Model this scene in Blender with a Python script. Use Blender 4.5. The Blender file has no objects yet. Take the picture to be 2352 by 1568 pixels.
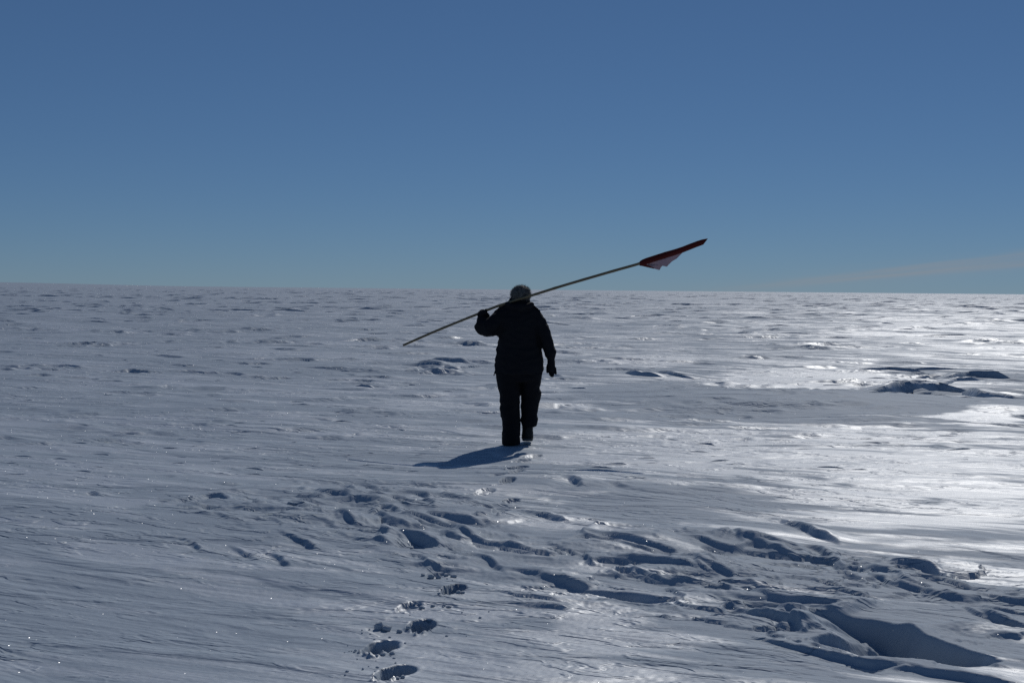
import bpy, bmesh, math, random
import numpy as np
from mathutils import Vector, Matrix

# ------------------------------------------------------------------ camera, sky, sun, exposure
scene = bpy.context.scene
CAM_H = 1.62                      # eye height of the photographer, metres
FOCAL = 50.0 / 36.0               # focal length in picture widths
PITCH = math.radians(2.10)        # looking slightly down
ROLL = math.radians(0.54)
SUN_AZ = math.radians(19.0)       # to the right of the view direction
SUN_EL = math.radians(39.0)
SNOW_REF = (0.0, 0.0, 0.0)

cam_data = bpy.data.cameras.new("camera")
cam = bpy.data.objects.new("camera", cam_data)
scene.collection.objects.link(cam)
cam_data.lens = 50.0
cam_data.sensor_width = 36.0
cam_data.clip_start = 0.05
cam_data.clip_end = 30000.0
cam.matrix_world = (Matrix.Translation((0, 0, CAM_H)) @ Matrix.Rotation(math.pi / 2 - PITCH, 4, 'X')
                    @ Matrix.Rotation(ROLL, 4, 'Z'))
scene.camera = cam

world = bpy.data.worlds.new("World")
scene.world = world
world.use_nodes = True
wn = world.node_tree
for n in list(wn.nodes):
    wn.nodes.remove(n)
w_out = wn.nodes.new('ShaderNodeOutputWorld')
w_bg = wn.nodes.new('ShaderNodeBackground')
w_sky = wn.nodes.new('ShaderNodeTexSky')
w_sky.sky_type = 'NISHITA'
w_sky.sun_disc = False
w_sky.sun_elevation = SUN_EL
w_sky.sun_rotation = SUN_AZ
w_sky.altitude = 2800.0
w_sky.air_density = 0.92
w_sky.dust_density = 0.0
w_sky.ozone_density = 10.0
w_bg.inputs['Strength'].default_value = 0.145
w_gam = wn.nodes.new('ShaderNodeGamma')           # the camera's flat rendering of the sky's brightness range
w_gam.inputs['Gamma'].default_value = 0.70
w_tint = wn.nodes.new('ShaderNodeMix')            # and its cool white balance
w_tint.data_type = 'RGBA'
w_tint.blend_type = 'MULTIPLY'
w_tint.inputs['Factor'].default_value = 1.0
w_tint.inputs['B'].default_value = (0.80, 0.98, 1.15, 1.0)
wn.links.new(w_sky.outputs[0], w_gam.inputs['Color'])
wn.links.new(w_gam.outputs[0], w_tint.inputs['A'])
# a thin veil of cirrus climbing to the right above the horizon
def wmath(op, a, b=0.0, c=0.0):
    k = wn.nodes.new('ShaderNodeMath')
    k.operation = op
    for i, v in enumerate((a, b, c)):
        if isinstance(v, (int, float)):
            k.inputs[i].default_value = v
        else:
            wn.links.new(v, k.inputs[i])
    return k.outputs[0]
w_tc = wn.nodes.new('ShaderNodeTexCoord')
w_sep = wn.nodes.new('ShaderNodeSeparateXYZ')
wn.links.new(w_tc.outputs['Generated'], w_sep.inputs[0])
w_az = wmath('ARCTAN2', w_sep.outputs['X'], w_sep.outputs['Y'])
w_el = w_sep.outputs['Z']
w_cmb = wn.nodes.new('ShaderNodeCombineXYZ')
wn.links.new(wmath('MULTIPLY', w_az, 9.0), w_cmb.inputs[0])
wn.links.new(wmath('MULTIPLY', wmath('SUBTRACT', w_el, wmath('MULTIPLY', w_az, 0.12)), 260.0), w_cmb.inputs[1])
w_ns = wn.nodes.new('ShaderNodeTexNoise')
w_ns.inputs['Scale'].default_value = 1.0
w_ns.inputs['Detail'].default_value = 5
wn.links.new(w_cmb.outputs[0], w_ns.inputs['Vector'])
def streak(slope, start, width, wob):
    line = wmath('MULTIPLY', wmath('SUBTRACT', w_az, start), slope)
    line = wmath('ADD', line, wmath('MULTIPLY', wmath('SUBTRACT', w_ns.outputs[0], 0.5), wob))
    d = wmath('DIVIDE', wmath('SUBTRACT', w_el, line), width)
    return wmath('POWER', 2.718, wmath('MULTIPLY', wmath('MULTIPLY', d, d), -1.0))
w_fade = wn.nodes.new('ShaderNodeMapRange')
w_fade.interpolation_type = 'SMOOTHSTEP'
w_fade.inputs['From Min'].default_value = 0.06
w_fade.inputs['From Max'].default_value = 0.30
wn.links.new(w_az, w_fade.inputs['Value'])
w_fade2 = wn.nodes.new('ShaderNodeMapRange')
w_fade2.interpolation_type = 'SMOOTHSTEP'
w_fade2.inputs['From Min'].default_value = 1.2
w_fade2.inputs['From Max'].default_value = 0.6
wn.links.new(w_az, w_fade2.inputs['Value'])
w_both = wmath('ADD', wmath('MULTIPLY', streak(0.135, 0.155, 0.0030, 0.006), 0.8), streak(0.088, 0.120, 0.0022, 0.005))
w_both = wmath('ADD', w_both, wmath('MULTIPLY', streak(0.105, 0.150, 0.0070, 0.006), 0.45))
w_fac = wmath('MULTIPLY', wmath('MULTIPLY', w_both, w_fade.outputs[0]), wmath('MULTIPLY', w_fade2.outputs[0], wmath('MULTIPLY', w_ns.outputs[0], 0.62)))
w_mix = wn.nodes.new('ShaderNodeMix')
w_mix.data_type = 'RGBA'
w_mix.inputs['B'].default_value = (4.35, 4.5, 4.9, 1.0)
wn.links.new(w_fac, w_mix.inputs['Factor'])
wn.links.new(w_tint.outputs['Result'], w_mix.inputs['A'])
wn.links.new(w_mix.outputs['Result'], w_bg.inputs['Color'])
wn.links.new(w_bg.outputs[0], w_out.inputs['Surface'])

sun_data = bpy.data.lights.new("sun", 'SUN')
sun_data.energy = 3.5
sun_data.angle = math.radians(0.53)
sun_data.color = (1.0, 0.99, 0.965)
sun = bpy.data.objects.new("sun", sun_data)
scene.collection.objects.link(sun)
sun_dir = Vector((math.sin(SUN_AZ) * math.cos(SUN_EL), math.cos(SUN_AZ) * math.cos(SUN_EL), math.sin(SUN_EL)))
sun.rotation_euler = (-sun_dir).to_track_quat('-Z', 'Y').to_euler()
sun.location = sun_dir * 40

vs = scene.view_settings
vs.view_transform = 'Standard'
vs.look = 'None'
vs.exposure = -1.3
vs.gamma = 1.0
vs.use_curve_mapping = False

scene.cycles.diffuse_bounces = 1
scene.cycles.use_denoising = False
scene.cycles.sample_clamp_direct = 10.0

# ------------------------------------------------------------------ helpers
def survey(px, py, z=0.0):
    """Ground position (metres) of a sight line taken in the 2352 x 1568 survey picture."""
    u = (px - 1176.0) / (2352.0 * FOCAL)
    v = (784.0 - py) / (2352.0 * FOCAL)
    c, s = math.cos(ROLL), math.sin(ROLL)
    u, v = u * c - v * s, u * s + v * c
    dx = u
    dy = math.cos(PITCH) + v * math.sin(PITCH)
    dz = -math.sin(PITCH) + v * math.cos(PITCH)
    t = (CAM_H - z) / (-dz)
    return dx * t, dy * t

_rng = np.random.RandomState(11)
_PERM = _rng.permutation(256).astype(np.int32)
_PERM = np.concatenate([_PERM, _PERM])
_ang = _rng.rand(256) * 2 * np.pi
_GX = np.cos(_ang).astype(np.float32)
_GY = np.sin(_ang).astype(np.float32)

def perlin(x, y, seed=0):
    x = np.asarray(x, np.float64) + seed * 17.37
    y = np.asarray(y, np.float64) + seed * 9.71
    xf = np.floor(x)
    yf = np.floor(y)
    xi = xf.astype(np.int64) & 255
    yi = yf.astype(np.int64) & 255
    fx = (x - xf).astype(np.float32)
    fy = (y - yf).astype(np.float32)
    u = fx * fx * fx * (fx * (fx * 6 - 15) + 10)
    v = fy * fy * fy * (fy * (fy * 6 - 15) + 10)
    a = _PERM[xi]
    b = _PERM[xi + 1]
    def g(h, dx, dy):
        return _GX[h] * dx + _GY[h] * dy
    n00 = g(_PERM[a + yi], fx, fy)
    n01 = g(_PERM[a + yi + 1], fx, fy - 1)
    n10 = g(_PERM[b + yi], fx - 1, fy)
    n11 = g(_PERM[b + yi + 1], fx - 1, fy - 1)
    nx0 = n00 + u * (n10 - n00)
    nx1 = n01 + u * (n11 - n01)
    return (nx0 + v * (nx1 - nx0)) * 1.5

def sstep(a, b, x):
    t = np.clip((x - a) / (b - a), 0, 1)
    return t * t * (3 - 2 * t)

# ------------------------------------------------------------------ the snow surface
WA = math.radians(24.0)           # wind axis: from far left to near right
WX, WY = math.cos(WA), -math.sin(WA)
QX, QY = math.sin(WA), math.cos(WA)

# rough (wind-carved) zones and smooth zones: centre px, py, half width px, half height px, weight
ZONES = [
    (700, 1190, 480, 105, 1.15), (1050, 1250, 230, 80, 0.9), (1560, 1330, 520, 120, 1.0), (2050, 1420, 420, 160, 1.0),
    (1150, 1150, 330, 60, 0.3), (1500, 1240, 350, 60, 0.6), (1150, 1400, 200, 60, 0.25), (2100, 885, 260, 45, 0.15), (1500, 862, 110, 22, 1.0), (1040, 845, 110, 20, 1.0),
    (400, 714, 520, 12, 1.0), (2200, 1270, 120, 50, 0.4),
    (350, 1420, 520, 130, -1.3), (1000, 1480, 240, 120, -1.2), (1800, 965, 520, 45, -1.2), (1500, 920, 200, 40, -1.0),
    (1900, 1080, 500, 70, -0.35), (800, 1065, 620, 28, -0.7), (2150, 1190, 260, 45, -0.9), (1700, 1170, 200, 30, -0.6),
    (250, 1000, 400, 60, -0.2), (1390, 1440, 120, 60, -0.9), (300, 1570, 700, 90, -1.3), (2090, 1408, 240, 34, -0.9),
]

# wind-glazed crust (+) and frosted drift snow (-)
GLAZE = [
    (1860, 872, 250, 30, 0.42), (2270, 972, 130, 18, 0.30), (1900, 1055, 620, 75, 0.15), (2200, 770, 450, 80, 0.08),
    (2150, 1130, 350, 60, 0.08), (1500, 830, 120, 14, 0.12), (1450, 1040, 260, 50, 0.05),
    (1800, 935, 420, 40, -0.30), (2150, 955, 250, 16, -0.12), (1500, 900, 200, 30, -0.2), (1560, 1140, 260, 36, -0.12),
    (700, 1190, 450, 80, -0.12), (1700, 1290, 500, 60, -0.12), (2000, 1450, 400, 100, -0.12), (2150, 1200, 300, 60, 0.06),
    (1380, 1430, 110, 60, 0.12), (1200, 1530, 300, 30, 0.05), (300, 1400, 500, 110, -0.05),
]

# explicit scoops: crest polyline in survey px, drop (m), recovery length (m), crest lift (m)
SCOOPS = [
    # big wind scoop at lower right and its neighbours
    ([(1862, 1402), (1950, 1410), (2060, 1426), (2130, 1456), (2210, 1478), (2290, 1502)], 0.20, 0.55, 0.01),
    ([(1690, 1384), (1750, 1406), (1812, 1420), (1852, 1448)], 0.10, 0.28, 0.03),
    ([(1660, 1362), (1760, 1374), (1850, 1384), (1950, 1392)], 0.05, 0.22, 0.02),
    ([(1338, 1328), (1400, 1340), (1480, 1352), (1570, 1362)], 0.09, 0.30, 0.02),
    ([(1330, 1302), (1380, 1308), (1450, 1306)], 0.04, 0.15, 0.01),
    ([(2030, 1282), (2090, 1298), (2140, 1300), (2182, 1324)], 0.07, 0.25, 0.02),
    ([(2040, 1328), (2100, 1338), (2160, 1352)], 0.06, 0.2, 0.02),
    ([(2228, 1376), (2290, 1388), (2352, 1400)], 0.08, 0.25, 0.02),
    ([(2260, 1402), (2310, 1420), (2360, 1428)], 0.09, 0.25, 0.02),
    ([(1800, 1196), (1850, 1212), (1900, 1230), (1938, 1244)], 0.05, 0.2, 0.04),
    ([(1835, 1250), (1880, 1256), (1916, 1276)], 0.07, 0.2, 0.03),
    ([(1528, 1260), (1560, 1270), (1592, 1272)], 0.08, 0.22, 0.02),
    ([(1655, 1248), (1684, 1232), (1704, 1252)], 0.07, 0.18, 0.05),
    ([(1720, 1290), (1790, 1292), (1850, 1300)], 0.04, 0.15, 0.02),
    ([(1820, 1320), (1880, 1326), (1930, 1340)], 0.05, 0.16, 0.02),
    ([(1940, 1318), (1990, 1326), (2010, 1340)], 0.04, 0.14, 0.02),
    ([(1300, 1108), (1322, 1112), (1345, 1128)], 0.07, 0.24, 0.03),
    ([(1376, 1126), (1410, 1124), (1440, 1130)], 0.07, 0.25, 0.02),
    ([(1250, 1142), (1280, 1144)], 0.05, 0.2, 0.01),
    ([(1640, 1330), (1720, 1338), (1790, 1340)], 0.03, 0.14, 0.01),
    ([(2330, 1550), (2200, 1536), (2080, 1520), (1960, 1508)], 0.05, 0.2, 0.02),
    # carved patch left of the track
    ([(474, 1140), (505, 1142), (532, 1158)], 0.12, 0.40, 0.03),
    ([(372, 1152), (396, 1154)], 0.07, 0.3, 0.02),
    ([(376, 1090), (405, 1093)], 0.05, 0.25, 0.02),
    ([(860, 1174), (884, 1168), (916, 1186)], 0.12, 0.3, 0.03),
    ([(908, 1154), (930, 1158), (952, 1164)], 0.10, 0.28, 0.02),
    ([(776, 1192), (800, 1200), (812, 1208)], 0.10, 0.28, 0.03),
    ([(790, 1174), (810, 1182)], 0.06, 0.2, 0.02),
    ([(912, 1228), (950, 1236), (1006, 1256)], 0.13, 0.30, 0.02),
    ([(990, 1216), (1030, 1226), (1066, 1244)], 0.05, 0.2, 0.01),
    ([(968, 1296), (1000, 1288), (1032, 1286)], 0.10, 0.2, 0.02),
    ([(1050, 1276), (1085, 1268), (1116, 1276), (1150, 1294)], 0.09, 0.2, 0.02),
    ([(1160, 1294), (1200, 1300), (1238, 1306)], 0.07, 0.16, 0.01),
    ([(1080, 1216), (1110, 1208), (1140, 1216)], 0.05, 0.2, 0.02),
    ([(650, 1226), (690, 1238), (730, 1256)], 0.04, 0.14, 0.02),
    ([(612, 1262), (640, 1268), (662, 1284)], 0.07, 0.2, 0.03),
    ([(540, 1252), (566, 1262), (586, 1272)], 0.05, 0.2, 0.03),
    ([(428, 1236), (452, 1246), (466, 1254)], 0.05, 0.2, 0.03),
    ([(200, 1134), (212, 1132), (228, 1140)], 0.07, 0.25, 0.04),
    ([(780, 1106), (800, 1106), (822, 1118)], 0.08, 0.3, 0.03),
    ([(664, 1104), (690, 1106)], 0.05, 0.25, 0.02), ([(864, 1118), (886, 1124)], 0.06, 0.25, 0.02),
    ([(730, 1098), (760, 1100)], 0.04, 0.2, 0.01), ([(820, 1100), (850, 1102)], 0.04, 0.2, 0.01),
    ([(500, 1108), (545, 1110)], 0.03, 0.25, 0.04), ([(590, 1150), (610, 1166)], 0.06, 0.25, 0.02),
    # middle distance
    ([(812, 882), (830, 882), (855, 883)], 0.13, 0.8, 0.02),
    ([(1438, 852), (1470, 856), (1510, 858)], 0.24, 0.9, 0.08),
    ([(1505, 850), (1540, 856), (1580, 862)], 0.18, 0.7, 0.06),
    ([(960, 834), (990, 833), (1025, 838)], 0.12, 0.7, 0.05),
    ([(1030, 843), (1070, 842), (1120, 838)], 0.12, 0.7, 0.06),
    ([(2010, 902), (2080, 894), (2150, 893), (2215, 900)], 0.34, 0.75, 0.12),
    ([(2150, 892), (2200, 882), (2245, 880)], 0.24, 0.6, 0.10),
    ([(2215, 902), (2260, 914), (2325, 922)], 0.30, 0.6, 0.10),
    ([(2170, 862), (2230, 856), (2310, 860)], 0.30, 1.0, 0.12),
    ([(1960, 850), (2040, 846), (2110, 852)], 0.12, 0.8, 0.08),
    ([(2100, 846), (2200, 846)], 0.12, 0.8, 0.08),
    ([(1500, 750), (1545, 748)], 0.16, 2.0, 0.05),
    ([(1310, 894), (1345, 895)], 0.06, 0.5, 0.02),
]

# boot prints of the walker: px, py, heading offset, size scale, depth
PRINTS = [
    (905, 1524, 0.25, 1.0, 0.085), (872, 1464, 0.10, 1.05, 0.10), (968, 1416, -0.05, 1.0, 0.085), (938, 1374, 0.2, 0.8, 0.03),
    (1040, 1340, 0.15, 0.95, 0.07), (1005, 1303, 0.1, 0.9, 0.05), (1105, 1166, 0.3, 0.95, 0.06), (1172, 1148, 0.1, 0.9, 0.07),
    (1155, 1175, 0.1, 0.8, 0.05), (1112, 1130, 0.3, 0.9, 0.03), (1165, 1112, 0.1, 0.9, 0.06), (1140, 1098, 0.2, 0.9, 0.03),
    (1186, 1090, 0.2, 0.9, 0.05), (1186, 1078, 0.4, 1.1, 0.11), (1150, 1190, 0.2, 0.8, 0.04), (1196, 1060, 0.4, 0.9, 0.07),
    (1225, 1050, 0.3, 0.9, 0.05),
]
PRINT_POS = [survey(p[0], p[1]) for p in PRINTS]
HEADING = math.atan2(0.55, 4.0)

def rough_mask(X, Y, glaze=False):
    s = X * WX + Y * WY
    q = X * QX + Y * QY
    D = np.hypot(X, Y)
    m = 0.5 * perlin(s / 5.5, q / 3.2, 3) + 0.38 * perlin(s / 2.3, q / 1.3, 4) + 0.12
    m = m + 0.25 * perlin(s / 22.0, q / 14.0, 5)
    # sight-line coordinates of the ground points, to lay the surveyed zones down
    dz = -CAM_H
    t = Y * math.cos(PITCH) - dz * math.sin(PITCH)
    u = X / t
    v = (Y * math.sin(PITCH) + dz * math.cos(PITCH)) / t
    c, sn = math.cos(ROLL), math.sin(ROLL)
    u, v = u * c + v * sn, -u * sn + v * c
    PX = 1176 + u * 2352 * FOCAL
    PY = 784 - v * 2352 * FOCAL
    wob = 0.35 * perlin(s / 0.9, q / 0.35, 61) + 0.2 * perlin(s / 0.3, q / 0.12, 62)
    if glaze:
        g = np.zeros_like(X)
        for (cx, cy, hw, hh, w) in GLAZE:
            r = np.hypot((PX - cx) / hw, (PY - cy) / hh)
            g = g + w * (1 - sstep(0.35, 1.25, r + 1.3 * wob))
        return g
    for (cx, cy, hw, hh, w) in ZONES:
        r = np.hypot((PX - cx) / hw, (PY - cy) / hh)
        m = m + w * 0.55 * (1 - sstep(0.35, 1.15, r))
    return sstep(0.18, 0.62, m)

STAND = survey(1192, 1022)
MOUNDS = [(*survey(1780, 930), 4.2, 2.1, 0.17), (*survey(2250, 890), 2.0, 1.6, 0.12), (*survey(1450, 1110), 1.3, 0.7, 0.06), (*survey(600, 1190), 2.2, 0.9, 0.05)]
STAND_H = 0.0
SAWS = [(math.radians(-54), 0.66, 0.036, 0.85, 71, -0.10), (math.radians(-38), 0.36, 0.022, 0.9, 75, -0.16),
        (math.radians(-62), 0.19, 0.009, 0.85, 79, -0.05), (math.radians(-30), 0.11, 0.0025, 0.9, 83, -0.05)]
def terrain(X, Y, spacing=None):
    """Height of the snow at X, Y; spacing = local sampling distance, used to drop detail that is too fine."""
    X = np.asarray(X, np.float64)
    Y = np.asarray(Y, np.float64)
    D = np.hypot(X, Y)
    if spacing is None:
        spacing = np.full_like(X, 0.01)
    def keep(wl):                                   # fade an octave once it can no longer be sampled
        return 1 - sstep(0.25, 0.6, spacing / wl)
    s = X * WX + Y * WY
    q = X * QX + Y * QY
    wx = perlin(s / 1.7, q / 1.7, 21)
    wq = perlin(s / 1.7, q / 1.7, 22)
    R = rough_mask(X, Y)
    H = 0.10 * perlin(s / 23.0, q / 15.0, 1) + 0.05 * perlin(s / 8.0, q / 4.5, 2)
    H = H + 0.022 * perlin(s / 2.6 + 0.4 * wx, q / 1.1 + 0.3 * wq, 6) * keep(1.1)
    for (mx, my, rx, ry, mh) in MOUNDS:
        H = H + mh * np.exp(-(((X - mx) * 0.94 + (Y - my) * -0.34) / rx) ** 2 - (((X - mx) * 0.34 + (Y - my) * 0.94) / ry) ** 2)
    far = sstep(18, 60, D)
    H = H + far * 0.10 * perlin(s / 6.0, q / 2.6, 31) * keep(2.6)
    # carved plates: an anisotropic field, cut into layers
    f1 = perlin(s / 1.05 + 0.5 * wx, q / 0.42 + 0.45 * wq, 7)
    f2 = perlin(s / 0.50 + 0.5 * wq, q / 0.17 + 0.4 * wx, 8)
    b = f1 * keep(0.42) + 0.45 * f2 * keep(0.17)
    H = H + R * 0.040 * b
    for (ang, lam, amp, wamp, seed, dens) in SAWS:
        ca, sa = math.cos(ang), math.sin(ang)
        c = X * ca + Y * sa                             # along the crest
        v = X * sa - Y * ca                             # across it, toward the steep side
        ph = v / lam + wamp * perlin(c / (1.9 * lam), v / (1.6 * lam), seed) + 0.35 * wamp * perlin(c / (0.6 * lam), v / (0.5 * lam), seed + 1)
        ix = np.floor(ph)
        fr = ph - ix
        eps = np.clip(3.0 * spacing / lam, 0.05, 0.5)
        tooth = np.where(fr < 1 - eps, (fr / (1 - eps)) ** 1.1, 1 - sstep(0, 1, (fr - 1 + eps) / eps))
        a = sstep(dens, dens + 0.45, perlin(c / (1.7 * lam) + 5.37 * ix, ix * 7.73 + 0.5, seed + 2))
        H = H + R ** 1.2 * amp * a * tooth * keep(lam * 0.6)
    H = H - STAND_H * np.exp(-((X - STAND[0]) ** 2 + (Y - STAND[1]) ** 2) / 30.0)
    return H, R

def striae(X, Y, spacing):
    """Fine grooves along the wind."""
    s = X * WX + Y * WY
    q = X * QX + Y * QY
    def keep(wl):
        return 1 - sstep(0.25, 0.6, spacing / wl)
    wx = perlin(s / 1.7, q / 1.7, 21)
    wq = perlin(s / 1.7, q / 1.7, 22)
    st = perlin(s / 0.9 + 0.2 * wx, q / 0.055 + 0.6 * wq, 14) * keep(0.055) * 0.0035
    st = st + perlin(s / 0.45, q / 0.025 + 0.6 * wq, 15) * keep(0.025) * 0.0014
    st = st + perlin(s / 2.2, q / 0.14 + 0.6 * wq, 16) * keep(0.14) * 0.007
    sm = 0.25 + 0.75 * sstep(-0.2, 0.4, perlin(s / 3.1, q / 1.3, 17))
    return st * sm

def layers(X, Y, H, R, spacing, thin=False):
    """Cut the surface into thin wind-packed layers with sharp edges."""
    s = X * WX + Y * WY
    q = X * QX + Y * QY
    def keep(wl):
        return 1 - sstep(0.25, 0.6, spacing / wl)
    w = 0.006 * perlin(s / 0.30, q / 0.07, 10) * keep(0.07) + 0.004 * perlin(s / 0.10, q / 0.03, 11) * keep(0.03)
    step = 0.017 + 0.006 * perlin(s / 3.0, q / 3.0, 9)
    if thin:
        step, w = 0.55 * step, 0.6 * w
    lv = (H + w) / step
    fl = np.floor(lv)
    fr = lv - fl
    ter = (fl + 0.15 * fr + 0.85 * sstep(0.82, 0.97, fr)) * step - w * 0.4
    amt = (0.12 + 0.78 * R) * sstep(-0.35, 0.25, perlin(s / 1.9, q / 0.8, 19)) * keep(0.16)
    if thin:
        amt = (0.05 + 0.85 * R) * sstep(-0.15, 0.3, perlin(s / 1.1, q / 0.5, 24)) * keep(0.10)
        return H * (1 - amt) + ter * amt
    H = H * (1 - amt) + ter * amt
    step2 = 0.045
    lv = (H + 0.012 * perlin(s / 0.8, q / 0.3, 33) + w) / step2
    fl = np.floor(lv)
    fr = lv - fl
    ter = (fl + 0.3 * fr + 0.7 * sstep(0.86, 0.97, fr)) * step2
    amt = 0.85 * R * sstep(0.0, 0.35, perlin(s / 1.3, q / 0.6, 34)) * keep(0.3)
    H = H + (ter - lv * step2) * amt
    return H + (0.0010 + 0.002 * R) * perlin(X / 0.03, Y / 0.03, 18) * keep(0.03)

class Grid:
    """Polar sheet of ground samples; windows of it can be addressed by a box in metres."""
    def __init__(self, az, r):
        self.az, self.r = az, r
        AZ, RR = np.meshgrid(az, r)
        self.X = RR * np.sin(AZ)
        self.Y = RR * np.cos(AZ)
        self.SP = np.maximum(np.repeat(np.gradient(r)[:, None], len(az), 1) * 0.6, RR * (az[1] - az[0]))
    def window(self, x0, x1, y0, y1):
        cx = np.array([x0, x0, x1, x1, (x0 + x1) / 2])
        cy = np.array([y0, y1, y0, y1, y0])
        a = np.arctan2(cx, cy)
        d = np.hypot(cx, cy)
        i0, i1 = np.searchsorted(self.r, [d.min(), np.hypot(cx, cy).max()])
        j0, j1 = np.searchsorted(self.az, [a.min(), a.max()])
        return slice(max(i0 - 1, 0), i1 + 1), slice(max(j0 - 1, 0), j1 + 1)

def scoop(G, DEP, LIFT, P, drop, rec, lift, k, tip=0.45, back=None):
    """A crest line with a sharp wall falling toward its right-hand side and a floor that climbs back out."""
    P = np.asarray(P, float)
    for _ in range(2):                                   # round the corners of the crest line
        if len(P) > 2:
            P = np.concatenate([P[:1], np.stack([0.75 * P[:-1] + 0.25 * P[1:], 0.25 * P[:-1] + 0.75 * P[1:]], 1).reshape(-1, 2), P[-1:]])
    reach = max(rec * 1.3, back or 0) + 0.1
    lo = P.min(0) - reach
    hi = P.max(0) + reach
    wi, wj = G.window(lo[0], hi[0], lo[1], hi[1])
    x = G.X[wi, wj]
    y = G.Y[wi, wj]
    if x.size < 4:
        return
    sp = G.SP[wi, wj]
    seg = np.diff(P, axis=0)
    L = np.hypot(seg[:, 0], seg[:, 1]) + 1e-9
    cum = np.concatenate([[0], np.cumsum(L)])
    best = np.full(x.shape, 1e9)
    sd = np.zeros(x.shape)
    tt = np.zeros(x.shape)
    for i in range(len(seg)):
        d = seg[i] / L[i]
        rx = x - P[i, 0]
        ry = y - P[i, 1]
        a = rx * d[0] + ry * d[1]
        ac = np.clip(a, 0, L[i])
        dist = np.hypot(rx - ac * d[0], ry - ac * d[1])
        side = rx * d[1] - ry * d[0]
        closer = dist < best
        best = np.where(closer, dist, best)
        sd = np.where(closer, np.sign(side) * dist, sd)
        tt = np.where(closer, cum[i] + ac + np.where(a < 0, a, np.where(a > L[i], a - L[i], 0)), tt)
    fine = 1 - sstep(0.25, 0.6, sp / 0.12)
    wob = (0.10 if rec < 0.4 else 0.03) * rec * perlin(x / (0.8 * rec), y / (0.8 * rec), 40 + k) * (1 - sstep(0.3, 0.8, sp / rec)) + 0.010 * perlin(x / 0.10, y / 0.10, 41 + k) * fine
    sd = sd + wob
    tn = tt / cum[-1]
    taper = np.clip((tn + 0.04) / max(tip, 1 - tip - 0.12), 0, 1) * np.clip((1.04 - tn) / min(tip, 0.5), 0, 1)
    rl = rec * (0.45 + 0.55 * taper)
    edge = np.maximum(0.010 + 0.25 * drop * taper, 2.8 * sp)
    wall = sstep(0, 1, sd / edge)
    f = wall * np.clip(1 - (sd - edge) / rl, 0, 1) ** 1.15
    back = back or rec
    up = np.clip(1 + np.minimum(sd, 0) / back, 0, 1) ** 1.3 * (1 - wall) * np.clip((tn + 0.25) / max(tip + 0.1, 0.9 - tip), 0, 1) * np.clip((1.12 - tn) / (min(tip, 0.5) + 0.1), 0, 1)
    DEP[wi, wj] = np.maximum(DEP[wi, wj], drop * taper * f)
    LIFT[wi, wj] = np.maximum(LIFT[wi, wj], lift * up)

def carve(G, H):
    """Lay the surveyed scoops, many small ones and the boot prints into the height field."""
    DEP = np.zeros_like(H)
    LIFT = np.zeros_like(H)
    rnd = random.Random(5)
    cand = []
    while len(cand) < 12500:
        u = rnd.uniform(-0.42, 0.42)
        n = len(cand)
        d = 1 / rnd.uniform(1 / 15.0, 1 / 4.6) if n < 4500 else 1 / rnd.uniform(1 / 170.0, 1 / 14.0)
        cand.append((d * math.sin(u), d * math.cos(u), d))
    C = np.array(cand)
    R = rough_mask(C[:, 0], C[:, 1])
    for k in range(len(C)):
        x, y, d = C[k]
        near = d < 15
        p = 0.12 * R[k] ** 1.3 if near else 0.10 + 0.55 * R[k]
        if rnd.random() > p:
            continue
        if abs(x - 0.1) < 0.9 and 12.6 < y < 15.4:
            continue
        big = rnd.random() ** 2.6
        ln = 0.12 + 0.7 * big
        if not near:
            ln = (0.12 + 0.7 * big) * (1 + min(2.0, (d - 14) / 40))
        ang = math.radians(rnd.gauss(-50, 18) if near else rnd.gauss(-16, 22))
        dp = min(ln * rnd.uniform(0.025, 0.075), 0.028) if near else min(ln * rnd.uniform(0.05, 0.13), 0.022 + 0.0013 * d) * (0.6 + 0.6 * R[k])
        pit = rnd.choice((0.25, 0.35, 0.5, 0.9)) if near else 0.6
        ca, sa = math.cos(ang), math.sin(ang)
        bow = rnd.uniform(-0.12, 0.2) * ln
        P = [(x - ca * ln / 2, y - sa * ln / 2), (x - sa * bow, y + ca * bow), (x + ca * ln / 2, y + sa * ln / 2)]
        scoop(G, DEP, LIFT, P, dp * pit, dp * rnd.uniform(4.0, 8.0), dp * (1.5 - pit), k % 97, rnd.choice((0.12, 0.2, 0.35, 0.5)), ln * rnd.uniform(0.5, 1.1))
    for k, (pts, drop, rec, lift) in enumerate(SCOOPS):
        P = [survey(*p) for p in pts]
        if P[0][1] > 15:                                 # far crests stand as ridges, see below
            continue
        if P[0][0] > P[-1][0]:
            P = P[::-1]
        span = math.hypot(P[0][0] - P[-1][0], P[0][1] - P[-1][1])
        if span < 0.36 and P[0][1] < 13:
            mx, my = sum(p[0] for p in P) / len(P), sum(p[1] for p in P) / len(P)
            P = [(mx + 1.35 * (p[0] - mx), my + 1.35 * (p[1] - my)) for p in P]
            drop, lift, rec = drop * 0.55, lift * 0.4, rec * 0.7
        scoop(G, DEP, LIFT, P, drop * (1.05 if k == 0 else 0.43), rec, lift, k, 0.36 if k == 0 else 0.18 if k % 3 else 0.34)
    H += LIFT * (1 - sstep(0.0, 0.02, DEP)) - DEP

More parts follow.
